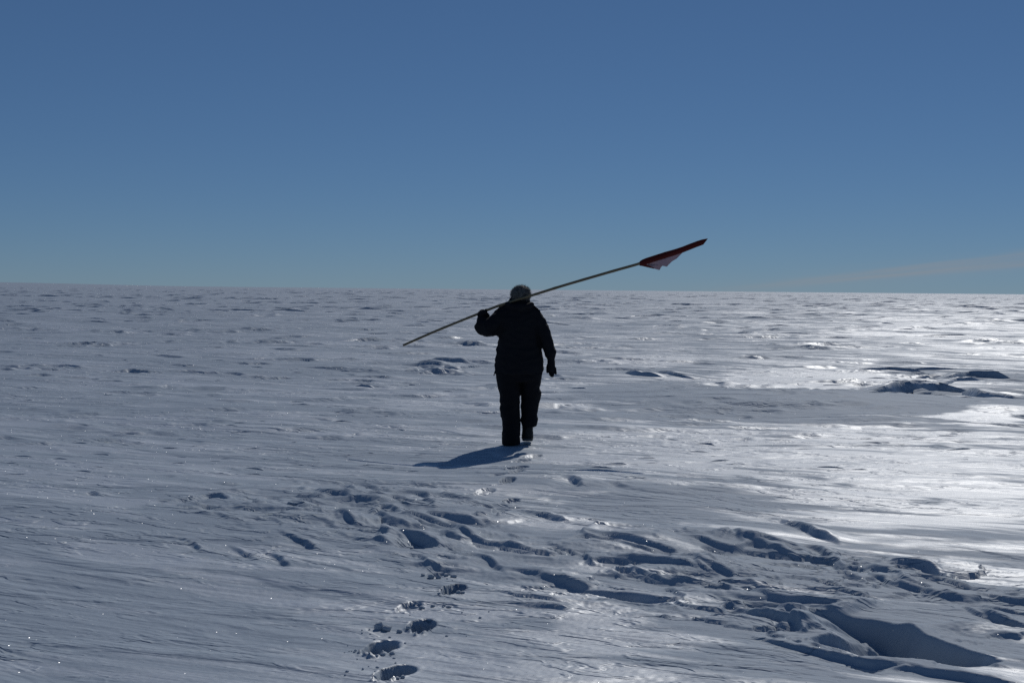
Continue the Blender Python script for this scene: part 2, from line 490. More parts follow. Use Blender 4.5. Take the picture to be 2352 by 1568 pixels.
def boot_prints(G, H):
    for k, ((px, py, yaw, sc, dep), (cx, cy)) in enumerate(zip(PRINTS, PRINT_POS)):
        wi, wj = G.window(cx - 0.35, cx + 0.35, cy - 0.45, cy + 0.45)
        x = G.X[wi, wj] - cx
        y = G.Y[wi, wj] - cy
        a = HEADING + yaw
        lx = x * math.cos(a) - y * math.sin(a)
        ly = x * math.sin(a) + y * math.cos(a)
        lx = lx + 0.010 * perlin(x / 0.07, y / 0.07, 60 + k)
        ly = ly + 0.012 * perlin(x / 0.07, y / 0.07, 70 + k)
        hw = (0.070 + 0.012 * np.sin(ly / 0.16 * 1.6)) * sc
        r = np.sqrt((lx / hw) ** 2 + (ly / (0.155 * sc)) ** 2 + 1e-9)
        hole = 1 - sstep(0.84, 1.0, r)
        floor_n = 0.012 * perlin(x / 0.05, y / 0.03, 80 + k)
        rim = np.exp(-((r - 1.12) / 0.13) ** 2)
        near = sstep(0.0, -0.8, ly / (0.155 * sc))
        rub = np.maximum(perlin(x / 0.03, y / 0.03, 90 + k), 0)
        H[wi, wj] += -hole * (0.75 * dep + floor_n) + rim * (0.002 + 0.030 * near * rub) * (dep / 0.08)

DETAIL = 1.0
A_FAN = math.radians(23.6)
def height_at(x, y):
    X = np.array([x, x + 0.01])
    Y = np.array([y, y])
    return float(terrain(X, Y, np.array([0.05, 0.05]))[0][0])

STAND_H = height_at(*STAND)

def sheet(NC, NR, off=0):
    i = off + np.arange(NR - 1)[:, None] * NC + np.arange(NC - 1)[None, :]
    return np.stack([i + 1, i + 1 + NC, i + NC, i], -1).reshape(-1, 4)

def build_ground():
    NC = int(825 * DETAIL)
    az = np.linspace(-A_FAN, A_FAN, NC)
    n1, n2 = int(760 * DETAIL), int(620 * DETAIL)
    inv = np.concatenate([np.linspace(1 / 4.4, 1 / 25.0, n1)[:-1], np.linspace(1 / 25.0, 1 / 420.0, n2)])
    r = np.concatenate([1 / inv, np.geomspace(430.0, 9000.0, 70)])
    NR = len(r)
    G = Grid(az, r)
    H, R = terrain(G.X, G.Y, G.SP)
    carve(G, H)
    slope = np.hypot(np.gradient(H, axis=0) / np.gradient(r)[:, None], np.gradient(H, axis=1) / (r[:, None] * (az[1] - az[0])))
    for _ in range(3):                                   # keep the fine layers well clear of the steep walls
        for ax in (0, 1):
            slope = np.maximum(slope, 0.5 * (np.roll(slope, 1, ax) + np.roll(slope, -1, ax)))
    for _ in range(3):
        for ax in (0, 1):
            slope = 0.5 * slope + 0.25 * (np.roll(slope, 1, ax) + np.roll(slope, -1, ax))
    flat = 1 - sstep(0.32, 0.55, slope)
    HB = H.copy()                                        # round the stair steps of the sampling off the walls
    for _ in range(1):
        for ax in (0, 1):
            HB = 0.5 * HB + 0.25 * (np.roll(HB, 1, ax) + np.roll(HB, -1, ax))
    HB[:4], HB[-4:], HB[:, :4], HB[:, -4:] = H[:4], H[-4:], H[:, :4], H[:, -4:]
    wall_ = 0.8 * sstep(0.7, 1.2, slope)
    H = H * (1 - wall_) + HB * wall_
    HL = layers(G.X, G.Y, H, R, G.SP)
    HL = layers(G.X, G.Y, HL, R, G.SP, True)
    H = H * (1 - flat) + (HL + striae(G.X, G.Y, G.SP)) * flat
    boot_prints(G, H)
    RR = np.hypot(G.X, G.Y)
    # the fan's outer edges settle onto the coarser plain beside it
    edge = sstep(A_FAN - math.radians(2.2), A_FAN - math.radians(0.5), np.abs(az))[None, :]
    j0 = np.nonzero(edge[0] > 0)[0]
    HS, _ = terrain(G.X[:, j0], G.Y[:, j0], np.maximum(G.SP[:, j0], 0.012 * RR[:, j0]))
    H[:, j0] = H[:, j0] * (1 - edge[:, j0]) + HS * edge[:, j0]
    H[:, [0, -1]] -= 0.10 + 0.002 * np.repeat(r[:, None], 2, 1)
    H[0, :] -= 0.05
    H = H * (1 - 0.5 * sstep(300, 1500, RR))
    H = H + 14.0 * sstep(5000, 8500, RR) * sstep(-0.20, -0.36, np.arctan2(G.X, G.Y))     # far low ice rise
    crust = rough_mask(G.X, G.Y, True).ravel()
    co = np.stack([G.X, G.Y, H], -1).reshape(-1, 3)
    quads = sheet(NC, NR)
    # the rest of the plain all round, more coarsely sampled
    az2 = np.concatenate([[A_FAN - 0.006], np.linspace(A_FAN + 0.012, 2 * math.pi - A_FAN - 0.012, 250), [2 * math.pi - A_FAN + 0.006]])
    r2 = np.concatenate([[0.02], np.geomspace(0.6, 9000.0, 420)])
    G2 = Grid(az2, r2)
    R2 = np.hypot(G2.X, G2.Y)
    H2, _ = terrain(G2.X, G2.Y, np.maximum(0.012 * R2, 0.01))
    H2 = H2 * (1 - 0.5 * sstep(300, 1500, R2))
    wrapped = np.arctan2(G2.X, G2.Y)
    H2 = H2 + 14.0 * sstep(5000, 8500, R2) * sstep(-0.20, -0.36, np.where(wrapped < 0, wrapped, 0)) * (1 - sstep(0.9, 1.4, np.abs(wrapped)))
    co2 = np.stack([G2.X, G2.Y, H2], -1).reshape(-1, 3)
    az3 = np.linspace(-A_FAN - 0.002, A_FAN + 0.002, 40)
    r3 = np.concatenate([[0.02], np.geomspace(0.6, 4.45, 40)])
    G3 = Grid(az3, r3)
    H3, _ = terrain(G3.X, G3.Y, np.maximum(0.012 * np.hypot(G3.X, G3.Y), 0.01))
    co3 = np.stack([G3.X, G3.Y, H3 - 0.008], -1).reshape(-1, 3)
    quads = np.concatenate([quads, sheet(len(az2), len(r2), len(co)), sheet(len(az3), len(r3), len(co) + len(co2))])
    crust = np.concatenate([crust, np.zeros(len(co2) + len(co3))])
    co = np.concatenate([co, co2, co3])
    return co, quads, crust

def mesh_from(name, co, quads):
    me = bpy.data.meshes.new(name)
    me.vertices.add(len(co))
    me.vertices.foreach_set("co", np.ascontiguousarray(co, np.float32).ravel())
    n = len(quads)
    k = quads.shape[1]
    me.loops.add(n * k)
    me.loops.foreach_set("vertex_index", np.ascontiguousarray(quads, np.int32).ravel())
    me.polygons.add(n)
    me.polygons.foreach_set("loop_start", np.arange(0, n * k, k, dtype=np.int32))
    me.polygons.foreach_set("loop_total", np.full(n, k, np.int32))
    me.polygons.foreach_set("use_smooth", np.ones(n, bool))
    me.update(calc_edges=True)
    return me

def link(name, me, mat=None, parent=None):
    o = bpy.data.objects.new(name, me)
    scene.collection.objects.link(o)
    if mat is not None:
        me.materials.append(mat)
    if parent is not None:
        o.parent = parent
    return o

# ------------------------------------------------------------------ materials
def new_mat(name):
    m = bpy.data.materials.new(name)
    m.use_nodes = True
    nt = m.node_tree
    bsdf = nt.nodes['Principled BSDF']
    return m, nt, bsdf

def snow_material():
    m, nt, bs = new_mat("snow")
    N = nt.nodes
    Lk = nt.links.new
    tc = N.new('ShaderNodeTexCoord')
    def wind_map(sx, sy, sz=1.0):
        mp = N.new('ShaderNodeMapping')
        mp.vector_type = 'TEXTURE'
        mp.inputs['Rotation'].default_value = (0, 0, -WA)
        mp.inputs['Scale'].default_value = (sx, sy, sz)
        Lk(tc.outputs['Object'], mp.inputs['Vector'])
        return mp
    def noise(mp, scale, detail=4, rough=0.55, dist=0.0):
        n = N.new('ShaderNodeTexNoise')
        n.inputs['Scale'].default_value = scale
        n.inputs['Detail'].default_value = detail
        n.inputs['Roughness'].default_value = rough
        n.inputs['Distortion'].default_value = dist
        Lk(mp.outputs[0], n.inputs['Vector'])
        return n
    def ramp(src, a, b):
        r = N.new('ShaderNodeMapRange')
        r.interpolation_type = 'SMOOTHSTEP'
        r.inputs['From Min'].default_value = a
        r.inputs['From Max'].default_value = b
        Lk(src, r.inputs['Value'])
        return r.outputs[0]
    def math_n(op, a, b):
        k = N.new('ShaderNodeMath')
        k.operation = op
        for i, v in enumerate((a, b)):
            if isinstance(v, (int, float)):
                k.inputs[i].default_value = v
            else:
                Lk(v, k.inputs[i])
        return k.outputs[0]
    # glazed wind crust against frosted new snow
    g1 = noise(wind_map(1.9, 0.42), 1.0, 7, 0.64, 0.6)
    g2 = noise(wind_map(12.0, 3.5), 1.0, 4, 0.55, 0.3)
    gsum = math_n('ADD', math_n('MULTIPLY', g1.outputs[0], 0.95), math_n('MULTIPLY', g2.outputs[0], 0.45))
    att = N.new('ShaderNodeAttribute')
    att.attribute_name = "crust"
    gsum = math_n('ADD', gsum, att.outputs['Fac'])
    glaze = ramp(gsum, 0.67, 0.80)
    mixc = N.new('ShaderNodeMix')
    mixc.data_type = 'RGBA'
    mixc.inputs['A'].default_value = (0.405, 0.465, 0.525, 1)
    mixc.inputs['B'].default_value = (0.49, 0.535, 0.58, 1)
    Lk(glaze, mixc.inputs['Factor'])
    Lk(mixc.outputs['Result'], bs.inputs['Base Color'])
    mr = N.new('ShaderNodeMapRange')
    mr.inputs['To Min'].default_value = 0.68
    mr.inputs['To Max'].default_value = 0.50
    Lk(glaze, mr.inputs['Value'])
    Lk(mr.outputs[0], bs.inputs['Roughness'])
    ms = N.new('ShaderNodeMapRange')
    ms.inputs['To Min'].default_value = 0.12
    ms.inputs['To Max'].default_value = 1.0
    Lk(glaze, ms.inputs['Value'])
    Lk(ms.outputs[0], bs.inputs['Specular IOR Level'])
    bs.inputs['IOR'].default_value = 1.85
    # fine relief: grain, striae, and the small sastrugi too far away to be modelled
    grain = noise(wind_map(0.02, 0.012, 0.02), 1.0, 4, 0.6)
    stria = noise(wind_map(0.35, 0.035, 0.2), 1.0, 5, 0.6, 0.3)
    flake = noise(wind_map(0.34, 0.13, 0.3), 1.0, 3, 0.55, 0.5)
    plate = noise(wind_map(1.5, 0.6, 1.0), 1.0, 4, 0.55, 0.4)
    broad = noise(wind_map(6.0, 2.6, 2.0), 1.0, 3, 0.5, 0.3)
    patch = ramp(noise(wind_map(2.6, 1.2), 1.0, 4, 0.6, 0.4).outputs[0], 0.40, 0.60)
    prev = None
    for src, dist, strength, fw in ((grain.outputs[0], 0.004, 0.22, 0.3), (stria.outputs[0], 0.012, 0.5, 0.1),
                                    (math_n('MULTIPLY', ramp(flake.outputs[0], 0.50, 0.60), patch), 0.016, 0.9, 0.12),
                                    (ramp(plate.outputs[0], 0.45, 0.62), 0.040, 0.6, 0.15), (broad.outputs[0], 0.22, 0.5, 0.15)):
        bp = N.new('ShaderNodeBump')
        bp.inputs['Strength'].default_value = strength
        bp.inputs['Distance'].default_value = dist
        bp.inputs['Filter Width'].default_value = fw
        Lk(src, bp.inputs['Height'])
        if prev is not None:
            Lk(prev.outputs[0], bp.inputs['Normal'])
        prev = bp
    Lk(prev.outputs[0], bs.inputs['Normal'])
    # loose ice crystals: sparse mirror-like facets turned every way
    vo = N.new('ShaderNodeTexVoronoi')
    vo.inputs['Scale'].default_value = 130.0
    Lk(tc.outputs['Object'], vo.inputs['Vector'])
    sep = N.new('ShaderNodeSeparateColor')
    Lk(vo.outputs['Color'], sep.inputs[0])
    wnz = N.new('ShaderNodeTexWhiteNoise')
    Lk(vo.outputs['Position'], wnz.inputs['Vector'])
    pick = math_n('GREATER_THAN', wnz.outputs['Value'], 0.95)
    core = math_n('LESS_THAN', vo.outputs['Distance'], math_n('MULTIPLY', sep.outputs[0], 0.5))
    mask = math_n('MULTIPLY', pick, core)
    sub = N.new('ShaderNodeVectorMath')
    sub.operation = 'SUBTRACT'
    Lk(vo.outputs['Color'], sub.inputs[0])
    sub.inputs[1].default_value = (0.5, 0.5, 0.5)
    scl = N.new('ShaderNodeVectorMath')
    scl.operation = 'MULTIPLY'
    Lk(sub.outputs[0], scl.inputs[0])
    scl.inputs[1].default_value = (1.9, 1.9, 0.6)
    geo = N.new('ShaderNodeNewGeometry')
    add = N.new('ShaderNodeVectorMath')
    add.operation = 'ADD'
    Lk(geo.outputs['Normal'], add.inputs[0])
    Lk(scl.outputs[0], add.inputs[1])
    nrm = N.new('ShaderNodeVectorMath')
    nrm.operation = 'NORMALIZE'
    Lk(add.outputs[0], nrm.inputs[0])
    gl = N.new('ShaderNodeBsdfGlossy')
    gl.inputs['Roughness'].default_value = 0.16
    gl.inputs['Color'].default_value = (0.5, 0.5, 0.5, 1)
    Lk(nrm.outputs[0], gl.inputs['Normal'])
    mx = N.new('ShaderNodeMixShader')
    Lk(math_n('MULTIPLY', mask, 0.6), mx.inputs[0])
    Lk(bs.outputs[0], mx.inputs[1])
    Lk(gl.outputs[0], mx.inputs[2])
    Lk(mx.outputs[0], N['Material Output'].inputs['Surface'])
    return m

SNOW = snow_material()
co, quads, crust = build_ground()
ground = link("snow_ground", mesh_from("snow_ground", co, quads), SNOW)
at_ = ground.data.attributes.new("crust", 'FLOAT', 'POINT')
at_.data.foreach_set("value", crust.astype(np.float32))
ground["kind"] = "structure"

# ------------------------------------------------------------------ distant sastrugi, one low ridge each, too many to count
def build_ridges():
    rnd = random.Random(21)
    V, F = [], []
    C = []
    TINY = 5200
    while len(C) < 15000 + TINY:
        d = 1 / rnd.uniform(1 / 900.0, 1 / 15.0) if len(C) < 6000 else 60 * (16 ** rnd.random())
        if len(C) >= 15000:
            d = 1 / rnd.uniform(1 / 55.0, 1 / 12.5)
        u = rnd.uniform(-0.40, 0.40)
        C.append((d * math.sin(u), d * math.cos(u), d))
    A = np.array(C)
    Z, _ = terrain(A[:, 0], A[:, 1], A[:, 2] ** 2 * 5e-5)
    Z = Z * (1 - 0.5 * sstep(300, 1500, A[:, 2]))
    R = rough_mask(A[:, 0], A[:, 1])
    cl = perlin(A[:, 0] / 9.0, A[:, 1] / 16.0, 51) + 0.6 * perlin(A[:, 0] / 30.0, A[:, 1] / 60.0, 52)
    n = 0
    for k in range(len(C)):
        x, y, d = C[k]
        w = 0.025 + 0.48 * max(0.0, cl[k] - 0.05) + 0.22 * R[k]
        w *= 0.20 + 4.6 * float(sstep(35.0, 110.0, d))
        tiny = k >= 15000
        if not tiny and d < 24:
            continue
        if tiny:
            w = 0.08 + 0.45 * max(0.0, cl[k]) + 0.2 * R[k]
            if abs(x - STAND[0]) < 0.8 and abs(y - STAND[1]) < 1.6:
                continue
        if rnd.random() > w or (n > 7600 and not tiny):
            continue
        if rough_far(x, y) < 0 and rnd.random() < 0.9:
            continue
        n += 1
        big = rnd.random() ** 3.6
        ln = (0.18 + 1.3 * big) * (0.7 + min(2.2, d / 110))
        hh = (0.014 + 0.060 * big * rnd.uniform(0.5, 1.2)) * (0.7 + min(1.5, d / 110))
        if tiny:
            ln = 0.06 + 0.26 * rnd.random() ** 3
            hh = ln * rnd.uniform(0.03, 0.075)
        ang = math.radians(rnd.gauss(-14, 20))
        ca, sa = math.cos(ang), math.sin(ang)
        bk = ln * rnd.uniform(0.35, 0.8)
        fr = hh * rnd.uniform(0.15, 0.5)
        m = 6
        peak = rnd.uniform(0.35, 0.85)
        base = len(V)
        z0 = Z[k] - (0.003 if tiny else 0.012)
        for i in range(m):
            t = i / (m - 1)
            env = min(t / peak, (1 - t) / (1 - peak)) ** 0.8
            h = hh * env * rnd.uniform(0.7, 1.1) if 0 < i < m - 1 else 0.0
            a = (t - 0.5) * ln
            bow = math.sin(t * math.pi) * ln * 0.10
            for off, z in ((-bk * (0.3 + 0.7 * env), -0.03), (-bk * 0.35 * env, h * 0.62), (0.0, h), (fr, h * 0.25 - 0.01), (fr * 1.6 + 0.02, -0.03)):
                # off > 0 is the steep side, which faces right of the crest's run
                px = x + ca * a + sa * (off - bow)
                py = y + sa * a - ca * (off - bow)
                V.append((px, py, z0 + z))
        for i in range(m - 1):
            for j in range(4):
                q = base + i * 5 + j
                F.append((q, q + 1, q + 6, q + 5))
    # the surveyed ridges of the middle distance
    for pts, drop, rec, lift in SCOOPS:
        h = 0.34 * drop + lift * 0.2
        P = [Vector(survey(px, py, 0.6 * h)) for px, py in pts]
        if P[0].y < 15:
            continue
        if P[0].x > P[-1].x:
            P = P[::-1]
        zc = float(terrain(np.array([P[0].x, P[-1].x]), np.array([P[0].y, P[-1].y]), np.array([0.1, 0.1]))[0].mean())
        m = 19
        base = len(V)
        ln = sum((b - a).length for a, b in zip(P[:-1], P[1:]))
        peak = rnd.uniform(0.4, 0.7)
        ph = rnd.uniform(0, 6)
        for i in range(m):
            t = i / (m - 1)
            f = t * (len(P) - 1)
            k = min(int(f), len(P) - 2)
            c = P[k].lerp(P[k + 1], f - k)
            c = c + (c - (P[0] + P[-1]) / 2) * 0.22
            d = (P[-1] - P[0]).normalized()
            env = min(1.0, 1.9 * min(t / peak, (1 - t) / (1 - peak))) ** 0.9
            hz = h * env * (1 + 0.16 * math.sin(t * 9 + ph) + 0.07 * math.sin(t * 23 + ph))
            bk = (0.35 * ln + 0.3) * (0.4 + 0.6 * env)
            fr = hz * 0.35
            wv = 0.05 * math.sin(t * 7 + ph) * ln * 0.3
            for off, z in ((-bk, -0.04), (-bk * 0.45, hz * 0.5), (-bk * 0.12, hz * 0.93), (0.0, hz), (fr, hz * 0.45), (fr * 1.7 + 0.03, -0.04)):
                V.append((c.x + d.y * (off + wv), c.y - d.x * (off + wv), zc - 0.01 + z))
        for i in range(m - 1):
            for j in range(5):
                q = base + i * 6 + j
                F.append((q, q + 1, q + 7, q + 6))
    return np.array(V), np.array(F)

def rough_far(x, y):
    """Negative inside the smooth drifts, where no ridge stands."""
    t = y * math.cos(PITCH) + CAM_H * math.sin(PITCH)
    px = 1176 + x / t * 2352 * FOCAL
    py = 784 - (y * math.sin(PITCH) - CAM_H * math.cos(PITCH)) / t * 2352 * FOCAL
    for (cx, cy, hw, hh, w) in ZONES:
        if w < -0.8 and math.hypot((px - cx) / hw, (py - cy) / hh) < 1:
            return -1
    return 1

rv, rf = build_ridges()
ridges = link("snow_ridges", mesh_from("snow_ridges", rv, rf), SNOW, ground)
ridges["kind"] = "stuff"

# ------------------------------------------------------------------ the walker
from mathutils import noise as mnoise

def cloth_material(name, col, rough=0.85, scale=260.0, spec=0.25):
    m, nt, bs = new_mat(name)
    N, Lk = nt.nodes, nt.links.new
    tc = N.new('ShaderNodeTexCoord')
    nz = N.new('ShaderNodeTexNoise')
    nz.inputs['Scale'].default_value = 9.0
    nz.inputs['Detail'].default_value = 5
    Lk(tc.outputs['Object'], nz.inputs['Vector'])
    mx = N.new('ShaderNodeMix')
    mx.data_type = 'RGBA'
    mx.inputs['A'].default_value = (*[c * 0.75 for c in col], 1)
    mx.inputs['B'].default_value = (*[c * 1.25 for c in col], 1)
    Lk(nz.outputs[0], mx.inputs['Factor'])
    Lk(mx.outputs['Result'], bs.inputs['Base Color'])
    bs.inputs['Roughness'].default_value = rough
    bs.inputs['Specular IOR Level'].default_value = spec
    wv = N.new('ShaderNodeTexNoise')
    wv.inputs['Scale'].default_value = scale
    wv.inputs['Detail'].default_value = 2
    Lk(tc.outputs['Object'], wv.inputs['Vector'])
    bp = N.new('ShaderNodeBump')
    bp.inputs['Strength'].default_value = 0.4
    bp.inputs['Distance'].default_value = 0.002
    Lk(wv.outputs[0], bp.inputs['Height'])
    Lk(bp.outputs[0], bs.inputs['Normal'])
    return m

PARKA = cloth_material("parka_cloth", (0.010, 0.010, 0.012), 0.85)
TROUSER = cloth_material("trouser_cloth", (0.008, 0.008, 0.010), 0.9)
GLOVE = cloth_material("glove_knit", (0.012, 0.012, 0.014), 0.9)
BOOT = cloth_material("boot_rubber", (0.020, 0.019, 0.018), 0.6)
SOLE = cloth_material("boot_sole", (0.10, 0.098, 0.095), 0.8)
SKIN = cloth_material("skin", (0.50, 0.33, 0.26), 0.55, 400.0, 0.4)
HAIR = cloth_material("grey_hair", (0.15, 0.137, 0.118), 0.6, 300.0, 0.4)

PD = math.hypot(*STAND)
def fig(cx, cy, y=0.0):
    """Figure survey (602 units per metre, feet at 815, 1385) to metres in the walker's own frame; y = depth."""
    x = (cx - 815.0) / 602.0
    z = (1385.0 - cy) / 602.0
    k = 1 + y / PD
    return ((x + STAND[0]) * k - STAND[0], y, (z - CAM_H) * k + CAM_H)

def ring(bm, c, ax, ay, n=24):
    return [bm.verts.new(Vector(c) + math.cos(2 * math.pi * i / n) * Vector(ax) + math.sin(2 * math.pi * i / n) * Vector(ay)) for i in range(n)]

def skin_rings(bm, rings):
    n = len(rings[0])
    for a, b in zip(rings[:-1], rings[1:]):
        for i in range(n):
            bm.faces.new((a[i], a[(i + 1) % n], b[(i + 1) % n], b[i]))
    bm.faces.new(rings[0][::-1])
    bm.faces.new(rings[-1])

def flat_loft(bm, rows, n=28):
    """Horizontal elliptical sections: (x, y, z, half width, half depth)."""
    skin_rings(bm, [ring(bm, (x, y, z), (hw, 0, 0), (0, hd, 0), n) for x, y, z, hw, hd in rows])

def tube(bm, pts, n=18, cap=True):
    """A tube through (point, radius) pairs with rounded ends."""
    P = [Vector(p) for p, r in pts]
    Rr = [r for p, r in pts]
    if cap:
        d0 = (P[0] - P[1]).normalized()
        d1 = (P[-1] - P[-2]).normalized()
        P = [P[0] + d0 * Rr[0] * 0.85, P[0] + d0 * Rr[0] * 0.55] + P + [P[-1] + d1 * Rr[-1] * 0.55, P[-1] + d1 * Rr[-1] * 0.85]
        Rr = [Rr[0] * 0.35, Rr[0] * 0.8] + Rr + [Rr[-1] * 0.8, Rr[-1] * 0.35]
    rings = []
    for i, p in enumerate(P):
        t = (P[min(i + 1, len(P) - 1)] - P[max(i - 1, 0)]).normalized()
        ref = Vector((0, 1, 0)) if abs(t.y) < 0.9 else Vector((1, 0, 0))
        ax = t.cross(ref).normalized()
        ay = t.cross(ax).normalized()
        rings.append(ring(bm, p, ax * Rr[i], ay * Rr[i], n))
    skin_rings(bm, rings)

def blob(bm, c, rx, ry, rz):
    bmesh.ops.create_icosphere(bm, subdivisions=3, radius=1.0, matrix=Matrix.Translation(c) @ Matrix.Diagonal((rx, ry, rz, 1)))

def fuse(name, bm, voxel, mat, parent, smooth=4, fold=0.0, fscale=(9, 9, 14), fine=0.0):
    """Weld overlapping solids into one continuous skin, then press folds into it."""
    bmesh.ops.recalc_face_normals(bm, faces=bm.faces)
    me = bpy.data.meshes.new(name + "_cage")
    bm.to_mesh(me)
    bm.free()
    o = bpy.data.objects.new(name + "_cage", me)
    scene.collection.objects.link(o)
    md = o.modifiers.new("r", 'REMESH')
    md.mode = 'VOXEL'
    md.voxel_size = voxel
    ms = o.modifiers.new("s", 'SMOOTH')
    ms.iterations = smooth
    ms.factor = 0.5
    dg = bpy.context.evaluated_depsgraph_get()
    out = bpy.data.meshes.new_from_object(o.evaluated_get(dg))
    bpy.data.objects.remove(o)
    bpy.data.meshes.remove(me)
    out.name = name
    if fold:
        nrm = [v.normal.copy() for v in out.vertices]
        for v, nn in zip(out.vertices, nrm):
            c = v.co
            q = Vector((c.x * fscale[0], c.y * fscale[1], c.z * fscale[2]))
            a = 1 - abs(mnoise.noise(q)) * 2.2
            b2 = mnoise.noise(q * 2.7 + Vector((5, 3, 1)))
            v.co = c + nn * (fold * (a - 0.5) + 0.45 * fold * b2 + fine * mnoise.noise(c * 70))
    for p in out.polygons:
        p.use_smooth = True
    return link(name, out, mat, parent)

person = bpy.data.objects.new("person", None)
scene.collection.objects.link(person)
person.location = (STAND[0], STAND[1], -0.012)
person["label"] = "grey-haired person in black parka walking away with pole over shoulder"
person["category"] = "person"

def build_person():
    # body: one continuous figure under the clothes, head with a face turned away from the camera
    bm = bmesh.new()
    flat_loft(bm, [(-0.01, 0, 0.75, 0.14, 0.08), (-0.01, 0, 0.86, 0.165, 0.11), (-0.015, 0, 1.05, 0.155, 0.10), (-0.015, 0.01, 1.25, 0.17, 0.11),
                   (-0.01, 0.01, 1.38, 0.16, 0.09), (0, 0.03, 1.44, 0.09, 0.065), (0.002, 0.045, 1.50, 0.055, 0.058), (0.003, 0.055, 1.56, 0.055, 0.06)])
    blob(bm, (0.003, 0.065, 1.575), 0.075, 0.095, 0.098)
    blob(bm, (0.003, 0.105, 1.525), 0.052, 0.058, 0.062)
    blob(bm, (0.003, 0.166, 1.556), 0.013, 0.020, 0.020)
    blob(bm, (0.003, 0.150, 1.590), 0.045, 0.016, 0.010)
    blob(bm, (0.003, 0.153, 1.518), 0.025, 0.012, 0.007)
    for sx in (-1, 1):
        blob(bm, (0.003 + sx * 0.077, 0.062, 1.562), 0.010, 0.020, 0.030)
        blob(bm, (0.003 + sx * 0.030, 0.148, 1.572), 0.012, 0.010, 0.008)
    tube(bm, [((-0.12, 0, 1.37), 0.05), (fig(650, 622, -0.05), 0.042), (fig(598, 655, -0.08), 0.036), (fig(576, 600, 0.0), 0.03), (fig(580, 572, 0.015), 0.028)])
    tube(bm, [((0.10, 0, 1.37), 0.05), (fig(945, 612, -0.01), 0.042), (fig(985, 740, -0.02), 0.034), (fig(1010, 830, 0.0), 0.026), (fig(1013, 880, 0.01), 0.026)])
    tube(bm, [((-0.105, 0, 0.74), 0.07), (fig(754, 1080, 0.01), 0.065), (fig(764, 1240, 0.0), 0.05), (fig(766, 1350, -0.02), 0.045)])
    tube(bm, [((0.10, 0, 0.74), 0.07), (fig(884, 1070, 0.10), 0.065), (fig(876, 1200, 0.10), 0.05), (fig(870, 1310, 0.08), 0.042)])
    body = fuse("body", bm, 0.0075, SKIN, person, 2)
    for sx in (-1, 1):
        b = bmesh.new()
        blob(b, (0.003 + sx * 0.030, 0.1535, 1.574), 0.010, 0.008, 0.0065)
        me = bpy.data.meshes.new("eye")
        b.to_mesh(me)
        b.free()
        link("eye", me, BOOT, body)

    # parka
    bm = bmesh.new()
    rows = [(930, 653, 962, .170), (905, 656, 965, .170), (860, 660, 965, .168), (800, 664, 955, .162), (770, 668, 946, .156), (745, 676, 938, .152), (700, 677, 930, .150),
            (640, 672, 932, .150), (580, 668, 934, .145), (545, 676, 918, .132), (515, 692, 902, .115), (495, 716, 888, .100), (478, 742, 880, .088), (462, 750, 876, .080), (452, 756, 872, .074)]
    flat_loft(bm, [(((a + b) / 2 - 815) / 602, 0.005 + max(0, (560 - y)) * 0.0004, (1385 - y) / 602, (b - a) / 1204, hd) for y, a, b, hd in rows])
    tube(bm, [(fig(720, 556, 0.0), .092), (fig(690, 580, -0.02), .090), (fig(650, 618, -0.05), .084), (fig(600, 648, -0.075), .078), (fig(580, 630, -0.03), .076), (fig(578, 600, 0.0), .064), (fig(580, 585, 0.012), .052)])
    tube(bm, [(fig(690, 650, -0.01), .065), (fig(650, 662, -0.04), .052), (fig(606, 664, -0.07), .060)])
    blob(bm, Vector(fig(583, 640, -0.04)), .088, .08, .085)
    tube(bm, [(fig(880, 548, 0.0), .085), (fig(915, 580, 0.0), .080), (fig(948, 640, -0.01), .075), (fig(968, 690, -0.02), .071), (fig(984, 740, -0.02), .069), (fig(998, 770, -0.015), .058),
              (fig(1006, 795, -0.01), .063), (fig(1010, 812, -0.005), .058), (fig(1011, 826, 0.0), .047)])
    # hood folded flat across the upper back
    tube(bm, [(fig(735, 500, -0.060), .030), (fig(770, 512, -0.100), .034), (fig(812, 516, -0.112), .036), (fig(855, 510, -0.100), .034), (fig(885, 498, -0.060), .030)])
    pk = fuse("parka", bm, 0.010, PARKA, person, 3, 0.010, (7, 7, 12), 0.0015)
    # shoulder straps, hem cord toggle, seam pocket flaps
    def slab(name, p, size, rot, mat, parent, bev=0.004):
        b = bmesh.new()
        bmesh.ops.create_cube(b, size=1.0, matrix=Matrix.Diagonal((*size, 1)))
        bmesh.ops.bevel(b, geom=b.edges[:], offset=bev, segments=2, affect='EDGES')
        me = bpy.data.meshes.new(name)
        b.to_mesh(me)
        b.free()
        o = link(name, me, mat, parent)
        o.location = p
        o.rotation_euler = rot
        return o
    slab("shoulder_strap", fig(918, 520, -0.03), (0.10, 0.045, 0.012), (0, math.radians(42), 0), PARKA, pk)
    slab("shoulder_strap", fig(700, 515, -0.03), (0.10, 0.045, 0.012), (0, math.radians(-32), 0), PARKA, pk)
    slab("cord_toggle", fig(655, 938, -0.05), (0.012, 0.012, 0.022), (0, 0.2, 0), BOOT, pk, 0.003)

    # trousers
    bm = bmesh.new()
    flat_loft(bm, [(-0.01, 0, 0.86, 0.20, 0.145), (-0.005, 0, 0.78, 0.232, 0.15), (-0.005, 0, 0.70, 0.225, 0.14), (0.0, 0, 0.672, 0.19, 0.12)])
    L = [(920, 664, 815, 0), (1000, 676, 818, 0.005), (1060, 689, 819, 0.012), (1105, 690, 819, 0.016), (1122, 700, 817, 0.016), (1148, 691, 816, 0.014), (1200, 700, 820, 0.008),
         (1260, 711, 822, 0.0), (1320, 708, 820, -0.008), (1374, 708, 822, -0.012)]
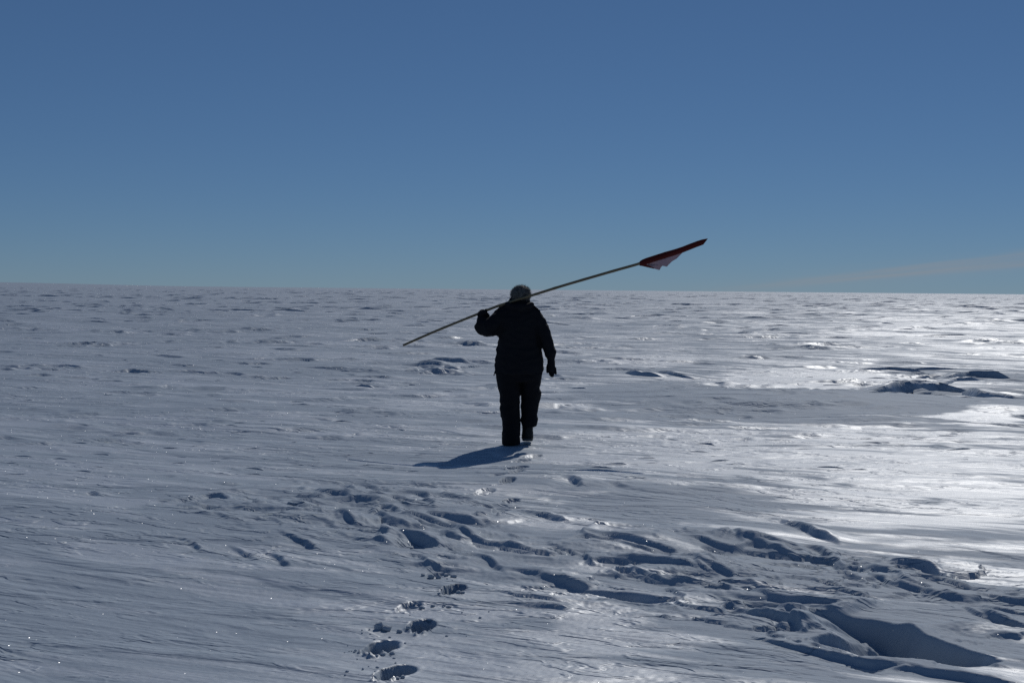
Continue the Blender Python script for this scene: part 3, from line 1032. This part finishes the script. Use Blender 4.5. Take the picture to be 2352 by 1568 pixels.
    flat_loft(bm, [(((a + b) / 2 - 815) / 602, y, (1385 - r) / 602, (b - a) / 1204, (b - a) / 1204 * 1.12) for r, a, b, y in L])
    Rr = [(920, 822, 958, 0), (1000, 825, 950, 0.04), (1024, 825, 943, 0.055), (1046, 824, 954, 0.068), (1080, 824, 945, 0.085), (1130, 822, 935, 0.095), (1180, 824, 928, 0.095), (1225, 822, 932, 0.085), (1262, 830, 927, 0.075)]
    flat_loft(bm, [((x0 + x1) / 2, y, z, (x1 - x0) / 2, (x1 - x0) / 2 * 1.12) for x0, x1, y, z in
                   [(fig(a, r, y)[0], fig(b, r, y)[0], y, fig(a, r, y)[2]) for r, a, b, y in Rr]])
    fuse("trousers", bm, 0.0085, TROUSER, person, 3, 0.008, (6, 6, 9), 0.002)

    # boots
    def boot(cx, bottom, y, hw, top, pitch):
        b = bmesh.new()
        x, _, z = fig(cx, bottom, y)
        zt = fig(cx, top, y)[2]
        flat_loft(b, [(x, y, z + 0.012, hw, hw * 1.05), (x, y, z + 0.06, hw, hw * 1.08), (x, y + 0.005, z + 0.12, hw * 0.92, hw), (x, y + 0.005, zt, hw * 0.98, hw * 1.05)])
        tube(b, [((x, y + 0.0, z + 0.048), hw * 0.72), ((x, y + 0.09, z + 0.050), hw * 0.80), ((x, y + 0.17, z + 0.042), hw * 0.74), ((x, y + 0.205, z + 0.038), hw * 0.55)])
        o = fuse("boot", b, 0.007, BOOT, person, 3, 0.002, (20, 20, 30), 0.001)
        b = bmesh.new()
        outline = [(-0.9, -0.05), (-0.75, -0.075), (0, -0.085), (0.75, -0.075), (0.9, -0.05), (0.85, 0.08), (1.0, 0.16), (0.8, 0.225), (0.4, 0.255), (-0.4, 0.255), (-0.8, 0.225), (-1.0, 0.16), (-0.85, 0.08)]
        lo = [b.verts.new((x + u * hw, y + v, z)) for u, v in outline]
        hi = [b.verts.new((x + u * hw * 1.04, y + v * 1.02, z + 0.026)) for u, v in outline]
        n = len(outline)
        b.faces.new(lo)
        b.faces.new(hi[::-1])
        for i in range(n):
            b.faces.new((lo[i], hi[i], hi[(i + 1) % n], lo[(i + 1) % n]))
        bmesh.ops.recalc_face_normals(b, faces=b.faces)
        bmesh.ops.bevel(b, geom=b.edges[:], offset=0.004, segments=1, affect='EDGES')
        me = bpy.data.meshes.new("sole")
        b.to_mesh(me)
        b.free()
        link("sole", me, SOLE, o)
        return o
    boot(768, 1388, -0.005, 0.076, 1290, 0)
    boot(868, 1347, 0.075, 0.061, 1218, 0)

    # gloves: palm, four fingers of unequal length and a thumb
    bm = bmesh.new()
    tube(bm, [(fig(1011, 826, 0.0), .040), (fig(1011, 845, 0.0), .036)])
    tube(bm, [(fig(1008, 846, 0.0), .036), (fig(1012, 870, 0.005), .040), (fig(1017, 898, 0.01), .036)])
    tube(bm, [(fig(1022, 850, 0.03), .024), (fig(1024, 895, 0.035), .022)])
    for (x0, y0, x1, y1, x2, y2, d, r) in [(1000, 895, 1004, 920, 1007, 936, 0.045, .0125), (1013, 900, 1014, 926, 1013, 943, 0.030, .0130),
                                           (1026, 899, 1026, 924, 1022, 944, 0.010, .0128), (1037, 893, 1040, 912, 1042, 928, -0.006, .0115)]:
        tube(bm, [(fig(x0, y0, d), r * 1.1), (fig(x1, y1, d + 0.004), r), (fig(x2, y2, d + 0.014), r * 0.9)])
    tube(bm, [(fig(1000, 858, 0.02), .017), (fig(988, 885, 0.045), .014), (fig(988, 918, 0.055), .0125)])
    fuse("glove", bm, 0.0042, GLOVE, person, 2, 0.0015, (30, 30, 30), 0.0006)
    bm = bmesh.new()
    tube(bm, [(fig(580, 592, 0.008), .046), (fig(579, 580, 0.012), .044)])
    tube(bm, [(fig(579, 585, 0.012), .046), (fig(578, 566, 0.012), .048), (fig(580, 552, 0.008), .042)])
    p0 = Vector(fig(545, 569, -0.006))
    p1 = Vector(fig(612, 541, -0.020))
    pd = (p1 - p0).normalized()
    up = Vector((0, 0, 1)).cross(pd).normalized()
    vv = pd.cross(up).normalized()
    for i in range(4):                                   # fingers curled over the pole
        c = p0 + (p1 - p0) * (0.18 + 0.22 * i)
        rr = 0.0285 - 0.0015 * abs(i - 1.5)
        arc = []
        for a in (200, 150, 100, 50, 0, -40):
            t = math.radians(a)
            arc.append((c + up * (-math.cos(t) * rr) + Vector((0, 0, 1)) * (math.sin(t) * rr), 0.0135 - 0.0008 * abs(i - 1)))
        tube(bm, arc, 12)
    tube(bm, [(fig(606, 580, 0.012), .018), (fig(618, 566, -0.005), .015), (fig(610, 556, -0.022), .013)])
    fuse("glove", bm, 0.0045, GLOVE, person, 2, 0.0015, (30, 30, 30), 0.0006)

    # hair: a shaped cap and loose strands
    bm = bmesh.new()
    blob(bm, (0.003, 0.036, 1.578), 0.100, 0.096, 0.094)
    blob(bm, (0.004, 0.018, 1.545), 0.094, 0.070, 0.062)
    blob(bm, (0.030, 0.038, 1.590), 0.075, 0.085, 0.080)
    hair = fuse("hair", bm, 0.008, HAIR, person, 3, 0.008, (22, 22, 22), 0.004)
    rnd = random.Random(3)
    vs_, fs_ = [], []
    src = hair.data
    cand = [v for v in src.vertices if v.co.z > 1.50 and v.co.y < 0.10]
    for i in range(5200):
        v = rnd.choice(cand)
        n = v.normal
        g = Vector((rnd.gauss(0, .6), rnd.gauss(0, .6), rnd.gauss(-0.25, .5)))
        d = (n * 0.55 + g * 0.55).normalized()
        ln = rnd.uniform(0.008, 0.022) * (1.6 if rnd.random() < 0.03 else 1)
        side = d.cross(Vector((rnd.gauss(0, 1), rnd.gauss(0, 1), rnd.gauss(0, 1)))).normalized() * 0.0006
        p = v.co + Vector((rnd.gauss(0, .003), rnd.gauss(0, .003), rnd.gauss(0, .003)))
        mid = p + d * ln * 0.6
        tip = mid + (d + Vector((0, 0, -0.5))).normalized() * ln * 0.5
        k = len(vs_)
        vs_ += [p - side, p + side, mid + side * 0.8, mid - side * 0.8, tip]
        fs_ += [(k, k + 1, k + 2, k + 3), (k + 3, k + 2, k + 4)]
    me = bpy.data.meshes.new("strands")
    me.from_pydata([tuple(v) for v in vs_], [], fs_)
    st = link("strands", me, HAIR, hair)
    st["kind"] = "stuff"

build_person()

# ------------------------------------------------------------------ the bamboo flag pole
BAMBOO = cloth_material("bamboo", (0.23, 0.17, 0.09), 0.5, 120.0, 0.4)
def flag_material(name, col, trans):
    m, nt, bs = new_mat(name)
    N, Lk = nt.nodes, nt.links.new
    bs.inputs['Base Color'].default_value = (*col, 1)
    bs.inputs['Roughness'].default_value = 0.75
    bs.inputs['Specular IOR Level'].default_value = 0.2
    tr = N.new('ShaderNodeBsdfTranslucent')
    tr.inputs['Color'].default_value = (*col, 1)
    mx = N.new('ShaderNodeMixShader')
    mx.inputs[0].default_value = trans
    Lk(bs.outputs[0], mx.inputs[1])
    Lk(tr.outputs[0], mx.inputs[2])
    Lk(mx.outputs[0], N['Material Output'].inputs['Surface'])
    tc = N.new('ShaderNodeTexCoord')
    nz = N.new('ShaderNodeTexNoise')
    nz.inputs['Scale'].default_value = 60.0
    Lk(tc.outputs['Object'], nz.inputs['Vector'])
    bp = N.new('ShaderNodeBump')
    bp.inputs['Strength'].default_value = 0.3
    bp.inputs['Distance'].default_value = 0.004
    Lk(nz.outputs[0], bp.inputs['Height'])
    Lk(bp.outputs[0], bs.inputs['Normal'])
    return m
FLAG_RED = flag_material("flag_red", (0.13, 0.018, 0.014), 0.10)
FLAG_PALE = flag_material("flag_pale", (0.55, 0.42, 0.45), 0.35)

pole_root = bpy.data.objects.new("flag_pole", None)
scene.collection.objects.link(pole_root)
pole_root.location = (STAND[0], STAND[1], 0.0)
pole_root["label"] = "long bamboo pole with a furled red flag resting on the person's shoulder"
pole_root["category"] = "flag pole"

def pole_y(cx):
    return -0.055 - 0.13 * ((cx - 815.0) / 602.0)

def build_pole():
    ctrl = [(85, 766), (300, 670), (545, 568), (665, 519), (780, 480), (880, 449), (1050, 394), (1200, 348), (1400, 288), (1560, 241), (1750, 176), (1945, 106)]
    # Catmull-Rom through the survey points
    pts = []
    for i in range(len(ctrl) - 1):
        p = [ctrl[max(i - 1, 0)], ctrl[i], ctrl[i + 1], ctrl[min(i + 2, len(ctrl) - 1)]]
        for t in np.linspace(0, 1, 8, endpoint=False):
            v = [0.5 * (2 * p[1][a] + (p[2][a] - p[0][a]) * t + (2 * p[0][a] - 5 * p[1][a] + 4 * p[2][a] - p[3][a]) * t * t
                        + (3 * p[1][a] - p[0][a] - 3 * p[2][a] + p[3][a]) * t ** 3) for a in (0, 1)]
            pts.append(v)
    pts.append(ctrl[-1])
    out = []
    dist = 0
    prev = None
    for c in pts:
        P = Vector(fig(c[0], c[1], pole_y(c[0])))
        if prev is not None:
            dist += (P - prev).length
        prev = P
        node = math.exp(-(((dist % 0.31) - 0.155) / 0.018) ** 2)
        out.append((P, 0.0118 + 0.0022 * min(1, dist / 2.2) + 0.0018 * node))
    bm = bmesh.new()
    tube(bm, out, 14, False)
    me = bpy.data.meshes.new("pole")
    bm.to_mesh(me)
    bm.free()
    for p in me.polygons:
        p.use_smooth = True
    link("pole", me, BAMBOO, pole_root)

    # the cloth rolled round the upper end
    def f4(cx, cy, dy=0.0):                              # close survey of the flag
        X4 = cx / 6.72 + 2500
        Y4 = cy / 6.72 + 930
        cxx = (X4 - 1560) * 1.5677
        return Vector(fig(cxx, (Y4 - 900) * 1.5677, pole_y(cxx) + dy))
    secs = [(345, 850, 34), (380, 836, 66), (450, 806, 76), (560, 768, 80), (800, 688, 80), (1050, 602, 80), (1300, 520, 78), (1500, 448, 74), (1700, 370, 72), (1900, 296, 72), (2040, 250, 68), (2110, 232, 58)]
    b = bmesh.new()
    rings = []
    rnd = random.Random(8)
    n = 20
    for k, (cx, cy, h) in enumerate(secs):
        c = f4(cx, cy)
        hh = h / 6.72 / 384.0
        up = Vector((-0.32, 0, 0.95))
        fw = Vector((0.0, 1, 0))
        rg = []
        for i in range(n):
            t = 2 * math.pi * i / n
            w = 1 + 0.10 * math.sin(3 * t + k * 0.9) + rnd.uniform(-0.03, 0.03)
            slant = 0.03 * math.sin(t) if k == len(secs) - 1 else 0
            rg.append(b.verts.new(c + up * hh * w * math.sin(t) + fw * hh * 0.72 * w * math.cos(t) + Vector((slant, 0, 0.3 * slant))))
        rings.append(rg)
    skin_rings(b, rings)
    me = bpy.data.meshes.new("rolled_flag")
    bmesh.ops.recalc_face_normals(b, faces=b.faces)
    b.to_mesh(me)
    b.free()
    for p in me.polygons:
        p.use_smooth = True
    roll = link("rolled_flag", me, FLAG_RED, pole_root)
    roll["label"] = "dark red flag cloth rolled tightly round the pole's upper end"

    def patch(name, top, bot, mat, depth, wave, parent):
        """A hanging flap: a grid between an upper and a lower edge, with shallow folds and real thickness."""
        nu, nv = 22, 8
        def at(line, t):
            f = t * (len(line) - 1)
            i = min(int(f), len(line) - 2)
            f -= i
            return (line[i][0] * (1 - f) + line[i + 1][0] * f, line[i][1] * (1 - f) + line[i + 1][1] * f)
        b = bmesh.new()
        g = []
        for j in range(nv):
            v = j / (nv - 1)
            row = []
            for i in range(nu):
                u = i / (nu - 1)
                a, c = at(top, u), at(bot, u)
                dy = depth + wave * math.sin(u * 9 + v * 2) * v + 0.02 * v
                row.append(b.verts.new(f4(a[0] * (1 - v) + c[0] * v, a[1] * (1 - v) + c[1] * v, dy)))
            g.append(row)
        for j in range(nv - 1):
            for i in range(nu - 1):
                b.faces.new((g[j][i], g[j][i + 1], g[j + 1][i + 1], g[j + 1][i]))
        bmesh.ops.remove_doubles(b, verts=b.verts[:], dist=0.0005)
        bmesh.ops.recalc_face_normals(b, faces=b.faces)
        bmesh.ops.solidify(b, geom=b.faces[:], thickness=0.0012)
        me = bpy.data.meshes.new(name)
        b.to_mesh(me)
        b.free()
        for p in me.polygons:
            p.use_smooth = True
        return link(name, me, mat, parent)
    f1 = patch("flag_flap", [(540, 800), (900, 690), (1250, 580), (1540, 490)], [(600, 880), (850, 885), (980, 893), (1085, 914), (1140, 850), (1220, 772), (1350, 692), (1540, 492)], FLAG_PALE, 0.004, 0.010, pole_root)
    f1["label"] = "pale loose corner of the flag hanging under the roll"
    f2 = patch("flag_flap", [(380, 850), (600, 850), (980, 870)], [(385, 892), (560, 932), (740, 966), (892, 1008), (930, 930), (985, 872)], FLAG_PALE, 0.022, 0.006, pole_root)
    f2["label"] = "lower pale flap corner behind the first"
    f3 = patch("flag_hem", [(350, 845), (430, 830), (560, 875), (740, 945)], [(352, 890), (450, 906), (600, 940), (745, 970)], FLAG_RED, -0.008, 0.002, pole_root)
    f3["label"] = "red lower hem of the flag folded down"

build_pole()

# ------------------------------------------------------------------ snow clods kicked out by the boots
CLOD = cloth_material("loose_snow", (0.50, 0.54, 0.58), 0.7, 60.0, 0.3)
def build_clods():
    rnd = random.Random(14)
    meshes = []
    for k in range(5):
        bm = bmesh.new()
        bmesh.ops.create_icosphere(bm, subdivisions=2, radius=1.0)
        for v in bm.verts:
            nz = mnoise.noise(v.co * 1.7 + Vector((k * 7.1, 0, 0))) * 0.55 + mnoise.noise(v.co * 4.0 + Vector((0, k * 3.3, 0))) * 0.25
            v.co *= 1 + nz
            v.co.z *= 0.75
        me = bpy.data.meshes.new("snow_clod")
        bm.to_mesh(me)
        bm.free()
        me.materials.append(CLOD)
        for p in me.polygons:
            p.use_smooth = True
        meshes.append(me)
    spots = [  # survey position, radius, label, group
        (872, 1421, 0.026, "largest upright snow clod left of the third boot print from the camera", None),
        (888, 1424, 0.022, "knobbly snow clod between the upright clod and the third boot print", None),
    ]
    ORD = ["leftmost", "second from left", "third from left", "fourth from left", "fifth from left", "rightmost"]
    def row(px, py, sx, sy, n, r0, r1, where, group):
        for i in range(n):
            t = (i + 0.5 + rnd.uniform(-0.3, 0.3)) / n * 2 - 1
            spots.append((px + t * sx, py + rnd.uniform(-sy, sy), rnd.uniform(r0, r1), ORD[-1 if i == n - 1 else i] + " small snow clod " + where, group))
    row(955, 1427, 40, 4, 6, 0.010, 0.018, "on the near rim of the third boot print", "clods of the third boot print")
    row(868, 1478, 36, 3, 5, 0.008, 0.014, "on the near rim of the second boot print", "clods of the second boot print")
    row(890, 1540, 40, 4, 6, 0.009, 0.016, "on the near rim of the nearest boot print", "clods of the nearest boot print")
    row(1040, 1350, 34, 3, 5, 0.009, 0.015, "in the fifth boot print from the camera", "clods of the fifth boot print")
    row(985, 1376, 60, 4, 6, 0.008, 0.014, "beside the shallow fourth boot print", "clods of the fourth boot print")
    row(1010, 1312, 45, 4, 5, 0.012, 0.020, "below the broken ledge beside the track", "clods below the broken ledge")
    crumbs = []
    for (px, py, sx, sy, n) in ((850, 1418, 30, 8, 16), (815, 1466, 26, 10, 16), (842, 1518, 28, 16, 18), (930, 1440, 60, 12, 14), (1000, 1385, 90, 12, 16), (1030, 1330, 80, 14, 16), (880, 1490, 60, 14, 14)):
        for i in range(n):
            if i % 2:
                continue
            crumbs.append((px + rnd.gauss(0, sx * 0.7), py + rnd.gauss(0, sy * 0.7), rnd.uniform(0.0025, 0.0075)))
    dg = bpy.context.evaluated_depsgraph_get()
    gm = ground.evaluated_get(dg)
    for i, (px, py, r, label, group) in enumerate(spots):
        x, y = survey(px, py)
        hit, loc, nrm, idx = gm.ray_cast(Vector((x, y, 1.0)), Vector((0, 0, -1)))
        z = loc.z if hit else 0.0
        o = bpy.data.objects.new("snow_clod", meshes[i % 5])
        scene.collection.objects.link(o)
        o.location = (x, y, z + r * 0.35)
        o.scale = (r * rnd.uniform(0.9, 1.3), r * rnd.uniform(0.9, 1.2), r * (1.5 if i == 0 else rnd.uniform(0.8, 1.1)))
        o.rotation_euler = (0, 0, rnd.uniform(0, 6.28))
        o["label"] = label
        o["category"] = "snow clod"
        if group:
            o["group"] = group
    # crumbs too fine to tell apart
    bm = bmesh.new()
    for px, py, r in crumbs:
        x, y = survey(px, py)
        hit, loc, nrm, idx = gm.ray_cast(Vector((x, y, 1.0)), Vector((0, 0, -1)))
        if hit:
            bmesh.ops.create_icosphere(bm, subdivisions=1, radius=r, matrix=Matrix.Translation(loc + Vector((0, 0, r * 0.4))) @ Matrix.Diagonal((rnd.uniform(0.8, 1.5), rnd.uniform(0.8, 1.3), rnd.uniform(0.6, 1.1), 1)))
    me = bpy.data.meshes.new("snow_crumbs")
    bm.to_mesh(me)
    bm.free()
    o = link("snow_crumbs", me, CLOD, ground)
    o["kind"] = "stuff"

build_clods()
